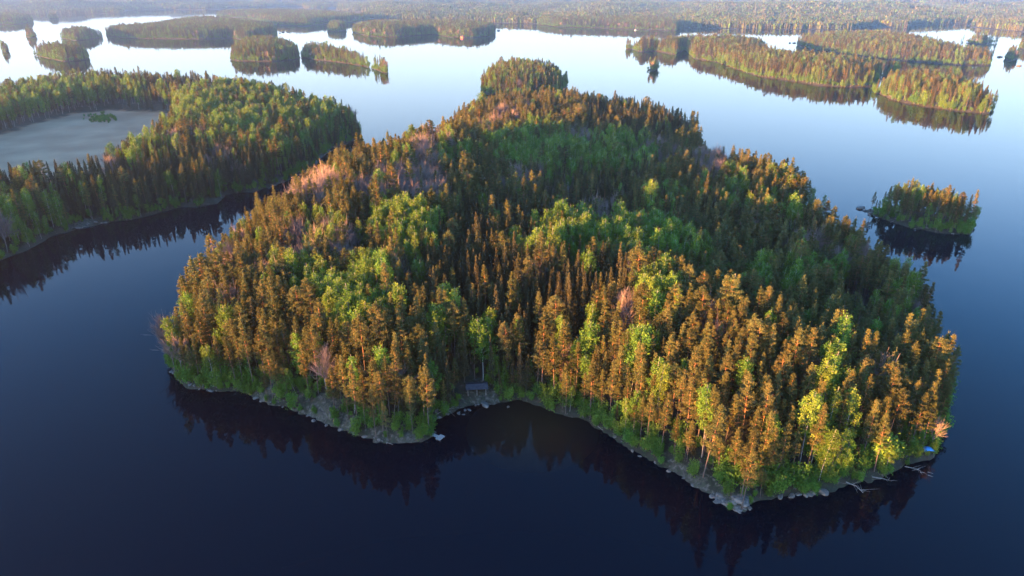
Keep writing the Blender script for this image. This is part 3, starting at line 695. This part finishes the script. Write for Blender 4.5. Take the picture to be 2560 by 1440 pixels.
# ------------------------------------------------------------------ the rest of the woods: one object per mass, geometry nodes
def wood(name, sel, label, cat):
    A = TREES[sel]
    if not len(A): return
    me = bpy.data.meshes.new(name); me.vertices.add(len(A)); me.vertices.foreach_set('co', A[:, :3].astype(np.float32).ravel())
    rot = np.array([tuple((Matrix.Rotation(t[4], 3, 'X') @ Matrix.Rotation(t[5], 3, 'Y') @ Matrix.Rotation(t[3], 3, 'Z')).to_euler()) for t in A], dtype=np.float32)
    a = me.attributes.new('rot', 'FLOAT_VECTOR', 'POINT'); a.data.foreach_set('vector', rot.ravel())
    a = me.attributes.new('scl', 'FLOAT_VECTOR', 'POINT'); a.data.foreach_set('vector', np.stack([A[:, 6], A[:, 6], A[:, 7]], 1).astype(np.float32).ravel())
    a = me.attributes.new('pid', 'INT', 'POINT'); a.data.foreach_set('value', A[:, 8].astype(np.int32))
    for m in (M_pbark,): me.materials.append(m)
    o = link(name, me); tag(o, label, cat, kind='stuff')
    g = bpy.data.node_groups.new(name, 'GeometryNodeTree')
    g.interface.new_socket('Geometry', in_out='INPUT', socket_type='NodeSocketGeometry')
    g.interface.new_socket('Geometry', in_out='OUTPUT', socket_type='NodeSocketGeometry')
    N, Lk = g.nodes, g.links
    gi, go = N.new('NodeGroupInput'), N.new('NodeGroupOutput'); jn = N.new('GeometryNodeJoinGeometry')
    def attr(nm, ty):
        n = N.new('GeometryNodeInputNamedAttribute'); n.data_type = ty; n.inputs[0].default_value = nm; return n.outputs[0]
    ra, sa, pa = attr('rot', 'FLOAT_VECTOR'), attr('scl', 'FLOAT_VECTOR'), attr('pid', 'INT')
    for pid in np.unique(A[:, 8].astype(int)):
        oi = N.new('GeometryNodeObjectInfo'); oi.inputs['Object'].default_value = PR[pid]['oj']; oi.inputs['As Instance'].default_value = False
        cp = N.new('FunctionNodeCompare'); cp.data_type = 'INT'; cp.operation = 'EQUAL'
        Lk.new(pa, cp.inputs[2]); cp.inputs[3].default_value = int(pid)
        ip = N.new('GeometryNodeInstanceOnPoints')
        Lk.new(gi.outputs[0], ip.inputs['Points']); Lk.new(cp.outputs[0], ip.inputs['Selection']); Lk.new(oi.outputs['Geometry'], ip.inputs['Instance'])
        er = N.new('FunctionNodeEulerToRotation'); Lk.new(ra, er.inputs[0]); Lk.new(er.outputs[0], ip.inputs['Rotation'])
        Lk.new(sa, ip.inputs['Scale']); Lk.new(ip.outputs[0], jn.inputs[0])
    Lk.new(jn.outputs[0], go.inputs[0])
    md = o.modifiers.new('woods', 'NODES'); md.node_group = g
rest = ~indiv
mass = [('pine_wood', 'dense mass of pines behind the nearest rows'), ('spruce_wood', 'dense mass of dark spruces behind the nearest rows'),
        ('birch_wood', 'mass of green birches deeper in the woods'), ('bare_tree_wood', 'pale leafless trees deeper in the woods'), ('undergrowth', 'low green thicket of bushes')]
for k in range(5):
    wood(mass[k][0], rest & near_land & (kinds == k), mass[k][1], 'forest' if k != BUSH else 'bushes')
for q, k in enumerate(names):
    if k in ('main', 'left', 'I'): continue
    wood('island_forest', rest & (land_i == q), 'trees covering the ' + LAND[k]['label'], 'forest')

# ------------------------------------------------------------------ small things: rocks, jetty, shelter, logs, tarp
def box(acc, lo, hi, R_=None, t=0):
    V = np.array([(x, y, z) for z in (lo[2], hi[2]) for y in (lo[1], hi[1]) for x in (lo[0], hi[0])], float)
    if R_ is not None: V = V @ np.array(R_.to_3x3()).T
    acc.add(V, [(0, 2, 3), (0, 3, 1), (4, 5, 7), (4, 7, 6), (0, 1, 5), (0, 5, 4), (2, 6, 7), (2, 7, 3), (0, 4, 6), (0, 6, 2), (1, 3, 7), (1, 7, 5)], t)
def build(name, acc, m, parent=None, loc=None, smooth=False):
    V, Fc, t = acc.out(); return link(name, mesh(name, V, Fc, [m], smooth=smooth), parent, loc)
def ground_z(k, x, y):
    x, y = np.array([x]), np.array([y]); return float(height(k, x, y, sdist(x, y, LAND[k]['poly']))[0][0])

def boulder(seed):
    import bmesh
    r = np.random.default_rng(seed); bm = bmesh.new(); bmesh.ops.create_icosphere(bm, subdivisions=3, radius=1)
    pl = [(Vector(r.normal(size=3)).normalized(), r.uniform(.55, .9)) for _ in range(9)]
    for v in bm.verts:
        c = v.co.copy()
        for n_, dd in pl:
            e = c.dot(n_)-dd
            if e > 0: c -= n_*e*.9
        v.co = Vector((c.x*1.25, c.y*.95, c.z*.62))
    me = bpy.data.meshes.new('shore_rock'); bm.to_mesh(me); bm.free(); me.materials.append(M_rock); return me
BM = [boulder(i) for i in range(6)]
def where_words(px, py):
    x, y = at(px, py); q = np.hypot(LP[:, 0]-x, LP[:, 1]-y).argmin(); return int(q)
rocks = []   # px, py, radius, land, scene words
rr_ = np.random.default_rng(9)
def scat(pts, n, r0, r1, jx, jy):
    pts = np.array(pts, float)
    for t in np.linspace(0, len(pts)-1.001, n):
        i = int(t); f = t-i; a = pts[i]*(1-f)+pts[min(i+1, len(pts)-1)]*f
        rocks.append((a[0]+rr_.normal()*jx, a[1]+rr_.normal()*jy, rr_.uniform(r0, r1)))
scat([(1785, 1240), (1815, 1262), (1858, 1272)], 34, .35, 1.0, 7, 4)
scat([(1835, 1262), (1868, 1262)], 10, .7, 1.5, 6, 4)
scat([(1950, 1240), (2010, 1238), (2020, 1236), (2055, 1230)], 8, .6, 1.4, 6, 2)
scat([(425, 930), (480, 968), (540, 978)], 16, .3, .8, 4, 2)
scat([(640, 996), (720, 1021), (870, 1082), (950, 1102)], 15, .3, .9, 6, 2)
scat([(1090, 1048), (1150, 1026), (1210, 1012)], 12, .3, .8, 7, 3)
rocks += [(1214, 1013, 1.6), (1270, 1018, .6), (1158, 1037, .5), (1082, 1052, .5)]
scat([(1510, 1080), (1600, 1140), (1740, 1214)], 9, .3, .8, 5, 2)
rocks += [(2051, 531, 1.3), (2064, 531, .9), (2071, 537, 2.0), (2119, 543, .8), (2152, 521, 2.4), (2162, 527, 1.6), (2175, 535, 1.5)]
scat([(2185, 538), (2290, 572), (2420, 586)], 16, .5, 1.2, 5, 2)
scat([(190, 572), (260, 557)], 8, .5, 1.2, 5, 2)
rocks += [(700, 83, 3), (708, 81, 4), (720, 81, 3), (1985, 108, 4), (1975, 108, 3), (2420, 100, 4), (2500, 143, 4), (2548, 165, 4), (1246, 77, 5)]
cnt = {}; items = []
for (a, b, rad) in rocks:
    x, y = at(a, b); q = where_words(a, b); items.append((q, math.hypot(x-LP[q, 0], y-LP[q, 1]), a, b, rad))
items.sort()
for (q, dd, a, b, rad) in items:
    size_ = 'big' if rad > 1.4 else 'mid-sized' if rad > .7 else 'small'; far = dd > 150
    cnt[(q, size_)] = c_ = cnt.get((q, size_), 0)+1
    o_ = ORD[c_-1] if c_ <= len(ORD) else '%dth ' % c_
    x, y = at(a, b); k = 'main' if 300 < a < 2100 and b > 500 and not (b < 560) else 'I' if b > 500 and a > 2100 else 'left' if a < 300 and b > 500 else None
    z = max(0, ground_z(k, x, y)) if k else 0
    o = link('shore_rock', BM[rr_.integers(6)], None, (x, y, z+rad*.12)); o.scale = (rad, rad*rr_.uniform(.7, 1.1), rad*rr_.uniform(.7, 1.1)); o.rotation_euler = (0, 0, rr_.uniform(0, 6.28))
    tag(o, f"{size_} grey granite rock at the water, {o_}{'farther out from' if far else 'nearest'} {LM[q][1]}", 'rock', 'granite rocks at the waterline')

# jetty: gangway and a cross platform on posts
jx, jy = at(1073, 1083, .5); ex, ey = at(1104, 1095, .5); ang = math.atan2(ey-jy, ex-jx)
jt = bpy.data.objects.new('jetty', None); C.objects.link(jt); jt.location = (jx-.6*math.cos(ang), jy-.6*math.sin(ang), 0); jt.rotation_euler = (0, 0, ang)
tag(jt, 'grey T-shaped wooden jetty reaching into the water from the rock tip', 'jetty')
Lj = math.hypot(ex-jx, ey-jy)
a = Acc()
n = int((Lj-.8)/.16)
for i in range(n): box(a, (i*.16, -.6, .50), (i*.16+.145, .6, .54))
build('gangway', a, M_wood, jt)
a = Acc()
for i in range(11): box(a, (Lj-.75+i*.16, -1.25, .52), (Lj-.75+i*.16+.145, 1.25, .57))
build('platform', a, M_wood, jt)
a = Acc(); box(a, (-.3, -.5, .36), (Lj-.8, -.4, .497)); box(a, (-.3, .4, .36), (Lj-.8, .5, .497)); box(a, (Lj-.74, -1.2, .36), (Lj+.9, -1.1, .517)); box(a, (Lj-.74, 1.1, .36), (Lj+.9, 1.2, .517)); build('beam', a, M_log, jt)
for sx_, sy_ in ((Lj*.45, -.45), (Lj*.45, .45), (Lj-.4, -1.05), (Lj-.4, 1.05), (Lj+.8, -1.05), (Lj+.8, 1.05)):
    V, Fc = tube([(sx_, sy_, -1), (sx_, sy_, .357)], [.07, .07], 8); a = Acc(); a.add(V, Fc, 0); build('post', a, M_log, jt)

# lean-to shelter behind the small bay
M_roof = simple('tar_roof', (.035, .035, .045), .8, col2=(.06, .058, .065), nscale=1.5)
M_wall = simple('dark_boards', (.06, .045, .035), .9, col2=(.10, .07, .05), nscale=2)
sx_, sy_ = at(1192, 984, 2); zz = ground_z('main', sx_, sy_)
sh = bpy.data.objects.new('shelter', None); C.objects.link(sh); sh.location = (sx_, sy_, zz); sh.rotation_euler = (0, 0, .1)
tag(sh, 'low dark-roofed wooden shelter under the trees behind the small bay', 'shelter')
a = Acc(); box(a, (-3, 1.5, -.4), (3, 1.6, 1.9)); box(a, (-3, -1.3, -.4), (-2.9, 1.5, 2.0)); box(a, (2.9, -1.3, -.4), (3, 1.5, 2.0)); build('wall', a, M_wall, sh)
a = Acc(); box(a, (-3.5, -2.2, 0), (3.5, 0.02, .1), Euler((math.radians(20), 0, 0)).to_matrix()); o = build('roof', a, M_roof, sh, (0, 0, 2.75))
a = Acc(); box(a, (-3.5, 0, 0), (3.5, 2.2, .1), Euler((math.radians(-20), 0, 0)).to_matrix()); o = build('roof', a, M_roof, sh, (0, .03, 2.75))
for q in (-2.8, 0, 2.8): a = Acc(); box(a, (q-.08, -1.7, -.4), (q+.08, -1.54, 2.05)); build('post', a, M_log, sh)

def log(pts, r0, name, label, cat, branches=0, seed=0, group=None):
    """pts: (px, py, z)"""
    r = np.random.default_rng(seed); w_ = [np.array((*at(a_, b_, z_), z_)) for a_, b_, z_ in pts]
    a = Acc(); V, Fc = tube(w_, np.linspace(r0, r0*.45, len(w_)), 7); a.add(V, Fc, .5)
    for i in range(branches):
        t = r.uniform(.3, 1)*(len(w_)-1); i0 = min(int(t), len(w_)-2); p = w_[i0]+(w_[i0+1]-w_[i0])*(t-i0)
        d = r.normal(size=3)*np.array([1.2, 1.2, .6]); d[2] = abs(d[2])*.6; V, Fc = tube([p, p+d*.6+np.array([0, 0, .1]), p+d*1.3], [.06, .045, .02], 4); a.add(V, Fc, .5)
    o = build(name, a, M_log, smooth=True); tag(o, label, cat, group)
log([(946, 1099, .15), (965, 1106, .12), (982, 1111, .12)], .14, 'floating_log', 'thin pale log floating just off the bare rock tip', 'log')
log([(966, 1111, -.1), (968, 1103, .5)], .08, 'floating_stake', 'short stake standing beside the floating log', 'stake')
log([(1495, 1066, .4), (1508, 1076, .15)], .16, 'driftwood_log', 'pale driftwood log sticking out right of the small bay', 'log')
log([(2115, 1205, .8), (2140, 1215, .5), (2158, 1232, .05)], .16, 'fallen_tree', 'fallen dead tree with branches dipping in the lake, right shore', 'fallen tree', 12, 3)
log([(2180, 1192, .8), (2205, 1196, .3), (2225, 1202, -.1)], .14, 'fallen_tree', 'thin fallen tree lying over the stones, right shore', 'fallen tree', 8, 4)
log([(2262, 1166, .6), (2290, 1172, .3), (2300, 1176, .0)], .13, 'fallen_tree', 'bleached fallen tree at the right corner', 'fallen tree', 9, 5)
log([(2300, 1181, .06), (2312, 1182, .06)], .12, 'driftwood_log', 'pale floating log, left one of three at the right corner', 'log')
log([(2319, 1180, .06), (2333, 1184, .06)], .12, 'driftwood_log', 'pale floating log, right one of three at the right corner', 'log')
log([(2320, 1188, .06), (2333, 1192, .06)], .12, 'driftwood_log', 'pale floating log, lowest of three at the right corner', 'log')
log([(2226, 556, .5), (2242, 549, .9)], .18, 'driftwood_log', 'pale dead log on the shore of the right islet', 'log')
log([(1092, 1035, .8), (1112, 1025, 1.6), (1130, 1022, 2.0)], .14, 'fallen_tree', 'grey fallen tree beside the bay behind the jetty', 'fallen tree', 12, 6)

# blue tarp over a low heap at the right corner
M_tarp = simple('blue_tarp', (.05, .30, .75), .45, col2=(.10, .42, .85), nscale=1.5)
tx0, ty0 = at(2319, 1131, .6); g = 9; V = []
for j in range(g):
    for i in range(g):
        u, v = i/(g-1)*2-1, j/(g-1)*2-1; V.append((u*1.5, v*1.0, .85*(1-abs(u)**2.2)*(1-.5*v*v)+.06*math.sin(5*u+3*v)+.02))
Fq = [(j*g+i, j*g+i+1, (j+1)*g+i+1, (j+1)*g+i) for j in range(g-1) for i in range(g-1)]
o = link('tarp', mesh('tarp', V, Fq, [M_tarp], smooth=True), None, (tx0, ty0, max(.1, ground_z('main', tx0, ty0))))
sm = o.modifiers.new('thick', 'SOLIDIFY'); sm.thickness = .02
tag(o, 'bright blue tarp draped over a low heap on the right corner shore', 'tarp')

# red boathouse on the far flat island, white motor boat on the far shore
M_red = simple('red_paint', (.55, .10, .05), .7); M_white = simple('white_paint', (.8, .8, .78), .5)
hx, hy = at(1156, 95); bo = bpy.data.objects.new('boathouse', None); C.objects.link(bo); bo.location = (hx, hy, .4); bo.rotation_euler = (0, 0, -.6); bo.scale = (1.5, 1.5, 1.5)
tag(bo, 'small red boathouse catching the sun on the wide flat island', 'boathouse')
a = Acc(); box(a, (-2.5, -2, -.8), (2.5, 2, 2.6)); a.add(np.array([(-2.5, -2, 2.6), (-2.5, 2, 2.6), (-2.5, 0, 4), (2.5, -2, 2.6), (2.5, 2, 2.6), (2.5, 0, 4)]), [(0, 1, 2), (3, 5, 4)], 0); build('wall', a, M_red, bo)
for s_ in (-1, 1):
    a = Acc(); V = np.array([(-2.8, 0, 4.05), (2.8, 0, 4.05), (2.8, s_*2.4, 2.35), (-2.8, s_*2.4, 2.35)]); a.add(np.concatenate([V, V+np.array([0, 0, .12])]), [(0, 1, 2), (0, 2, 3), (4, 6, 5), (4, 7, 6), (3, 2, 6), (3, 6, 7), (0, 4, 5), (0, 5, 1), (1, 5, 6), (1, 6, 2), (0, 3, 7), (0, 7, 4)], 0); build('roof', a, M_roof, bo)
a = Acc(); box(a, (-2.56, -.9, -.5), (-2.503, .9, 2.1)); build('door', a, M_white, bo)
bx, by = at(1589, 76); bt = bpy.data.objects.new('motor_boat', None); C.objects.link(bt); bt.location = (bx, by, 0); bt.rotation_euler = (0, 0, .3)
tag(bt, 'white cabin boat moored off the sunlit far point', 'boat')
st = [(-4, 1.1, .9), (-2, 1.4, 1.0), (1, 1.4, 1.15), (3, .9, 1.35), (4.4, .05, 1.6)]; V = []; Fq = []
for (x_, w_, z_) in st: V += [(x_, -w_, z_), (x_, -w_*.7, -.3), (x_, w_*.7, -.3), (x_, w_, z_)]
for i in range(len(st)-1):
    for j in range(4): p0, p1, p2, p3 = i*4+j, i*4+(j+1) % 4, (i+1)*4+(j+1) % 4, (i+1)*4+j; Fq += [(p0, p1, p2), (p0, p2, p3)]
Fq += [(0, 1, 2), (0, 2, 3)]
a = Acc(); a.add(np.array(V, float), Fq, 0); build('hull', a, M_white, bt)
a = Acc(); a.add(np.array([(-2.5, -1, 1.1), (1.5, -1, 1.15), (1.5, 1, 1.15), (-2.5, 1, 1.1), (-2.3, -.8, 2.5), (.6, -.8, 2.5), (.6, .8, 2.5), (-2.3, .8, 2.5)], float), [(0, 1, 5), (0, 5, 4), (1, 2, 6), (1, 6, 5), (2, 3, 7), (2, 7, 6), (3, 0, 4), (3, 4, 7), (4, 5, 6), (4, 6, 7)], 0); build('cabin', a, M_white, bt)

# ------------------------------------------------------------------ far shores: rolling land with a low-detail canopy
far_poly = P((905, 44), (1000, 50), (1150, 54), (1280, 59), (1344, 60), (1480, 62), (1560, 64), (1702, 68), (1800, 71), (1960, 73), (2130, 74), (2148, 69), (2175, 68),
    (2185, 62), (2230, 69), (2270, 70), (2278, 62), (2430, 59), (2436, 68), (2560, 80), (2760, 92), ('w', 9000, 3000), ('w', 9000, 12500), ('w', -9000, 12500), ('w', -9000, 4200), ('w', -4500, 4000),
    (-60, 34), (150, 34), (300, 33.5), (312, 27), (380, 25), (540, 24), (600, 21.5), (668, 20.5), (676, 17.5), (748, 16.5), (756, 24), (815, 25), (822, 18.5), (838, 18.5), (845, 26), (900, 33), (925, 36))
def far_height(x, y, d):
    inn = np.clip(d, 0, None)
    D = np.hypot(x, y)
    hill = 18+17*snoise(x, y, 1500, 31)+12*snoise(x, y, 620, 32)+4*snoise(x, y, 260, 33)
    hill = np.clip(hill, 1.5, None)*np.clip((D-1800)/4200+.5, .5, 2.0)
    z = 1+hill*(1-np.exp(-inn/170))
    return np.where(d < 0, np.maximum(d*.2, -1.2), np.minimum(z, 88))
g = 60.0
xs = np.arange(-8800, 8800, g); ys = np.arange(2150, 12000, g)
X, Y = np.meshgrid(xs, ys); x, y = X.ravel(), Y.ravel(); d = sdist(x, y, far_poly)+snoise(x, y, 120, 40)*6; z = far_height(x, y, d)
nx, ny = len(xs), len(ys); idx = np.arange(nx*ny).reshape(ny, nx)
Fc = np.stack([idx[:-1, :-1], idx[:-1, 1:], idx[1:, 1:], idx[1:, :-1]], -1).reshape(-1, 4); Fc = Fc[(z[Fc] > -1.1).any(1)]
me = mesh('hills', np.stack([x, y, z], 1), Fc, [M_ground], attrs={'rock': z*0, 'field': z*0}, smooth=True)
tag(link('hills', me), 'low wooded hills rising behind the far shore', 'hills', kind='structure')

def far_patch(seed, w, n, big=1.0):
    """trees of a wood seen from kilometres away: lumpy crowns of a few faces each"""
    r = np.random.default_rng(seed); A = Acc(); mi = []
    for i in range(n):
        x, y = r.uniform(-w/2, w/2, 2); h = r.normal(15, 2.2); k = r.choice([0, 0, 0, 0, 1, 1, 1, 2, 2]); rad = (1.6, 2.1, 2.8, 3.0)[[1, 0, 2, 3][k]]*big*r.uniform(.8, 1.2)
        if k == 1: prof = [(-5, .9), (4, 1), (h*.55, .6), (h, .02)]
        else: prof = [(-5, .25), (h*.45, .6), (h*.75, 1), (h*.95, .6), (h, .05)]
        m = 6; ring = []
        V = []
        for zz, rr in prof:
            for j in range(m):
                a = 2*math.pi*j/m+zz; q = rr*rad*r.uniform(.7, 1.25); V.append((x+q*math.cos(a), y+q*math.sin(a), zz+r.normal()*.5))
        Fq = []
        for a in range(len(prof)-1):
            for j in range(m):
                p0, p1, p2, p3 = a*m+j, a*m+(j+1) % m, (a+1)*m+(j+1) % m, (a+1)*m+j; Fq += [(p0, p1, p2), (p0, p2, p3)]
        A.add(np.array(V), Fq, r.uniform(.1, .9)); mi += [[0, 1, 2, 3][k]]*len(Fq)
    V, Fq, t = A.out()
    return bpy.data.objects.new('far_wood_pattern', mesh('far_wood_pattern', V, Fq, [M_pine, M_spruce, M_birch, M_twig], midx=mi, attrs={'tint': t}))
PR += [dict(oj=far_patch(s, 42, 85, 1.35)) for s in (1, 2, 3)] + [dict(oj=far_patch(s, 100, 230, 2.1)) for s in (4, 5, 6)] + [dict(oj=far_patch(s, 18, 22, 1.15)) for s in (7, 8, 9)]
rf = np.random.default_rng(77); FAR = []
for s, lo_, hi_, pl in ((15.0, 2200, 4600, 22), (38.0, 2200, 5000, 16), (92.0, 5000, 10500, 19)):
    gx, gy = np.meshgrid(np.arange(-8500, 8500, s), np.arange(2200, 10500, s)); x = (gx+rf.uniform(-.3, .3, gx.shape)*s).ravel(); y = (gy+rf.uniform(-.3, .3, gy.shape)*s).ravel()
    D = np.hypot(x, y); m = (D > lo_) & (D < hi_) & (np.abs(x) < y*.86+250); x, y = x[m], y[m]
    d = sdist(x, y, far_poly)+snoise(x, y, 120, 40)*6; z = far_height(x, y, d); m = (d > (4 if s < 20 else s*.5)) & ((s > 20) | (d < 30)) & (snoise(x, y, 900, 50)+.4*snoise(x, y, 300, 51) < 1.15); x, y, z = x[m], y[m], z[m]
    n = len(x); FAR.append(np.stack([x, y, z-1, rf.uniform(0, 6.28, n), x*0, x*0, x*0+1, rf.uniform(.85, 1.2, n), rf.integers(pl, pl+3, n), x*0, x*0], 1))
TREES = np.concatenate(FAR); print('FAR', len(TREES))
wood('far_forest', np.ones(len(TREES), bool), 'continuous hazy forest covering the low hills beyond the lake', 'forest')

# ------------------------------------------------------------------ haze
V = [(-13000, -2500, -1.5), (13000, -2500, -1.5), (13000, 12500, -1.5), (-13000, 12500, -1.5)]; V += [(a, b, 135) for a, b, c in V]
hm, N, L_ = mat('haze'); pv = N.new('ShaderNodeVolumePrincipled'); pv.inputs['Color'].default_value = (.68, .82, 1, 1); pv.inputs['Density'].default_value = 1.2e-4; pv.inputs['Anisotropy'].default_value = .82
o_ = N.new('ShaderNodeOutputMaterial'); L_.new(pv.outputs[0], o_.inputs['Volume'])
me = mesh('haze', V, [(0, 3, 2, 1), (4, 5, 6, 7), (0, 1, 5, 4), (1, 2, 6, 5), (2, 3, 7, 6), (3, 0, 4, 7)], [hm])
tag(link('haze', me), 'thin morning haze over the whole lake', 'haze', kind='stuff')
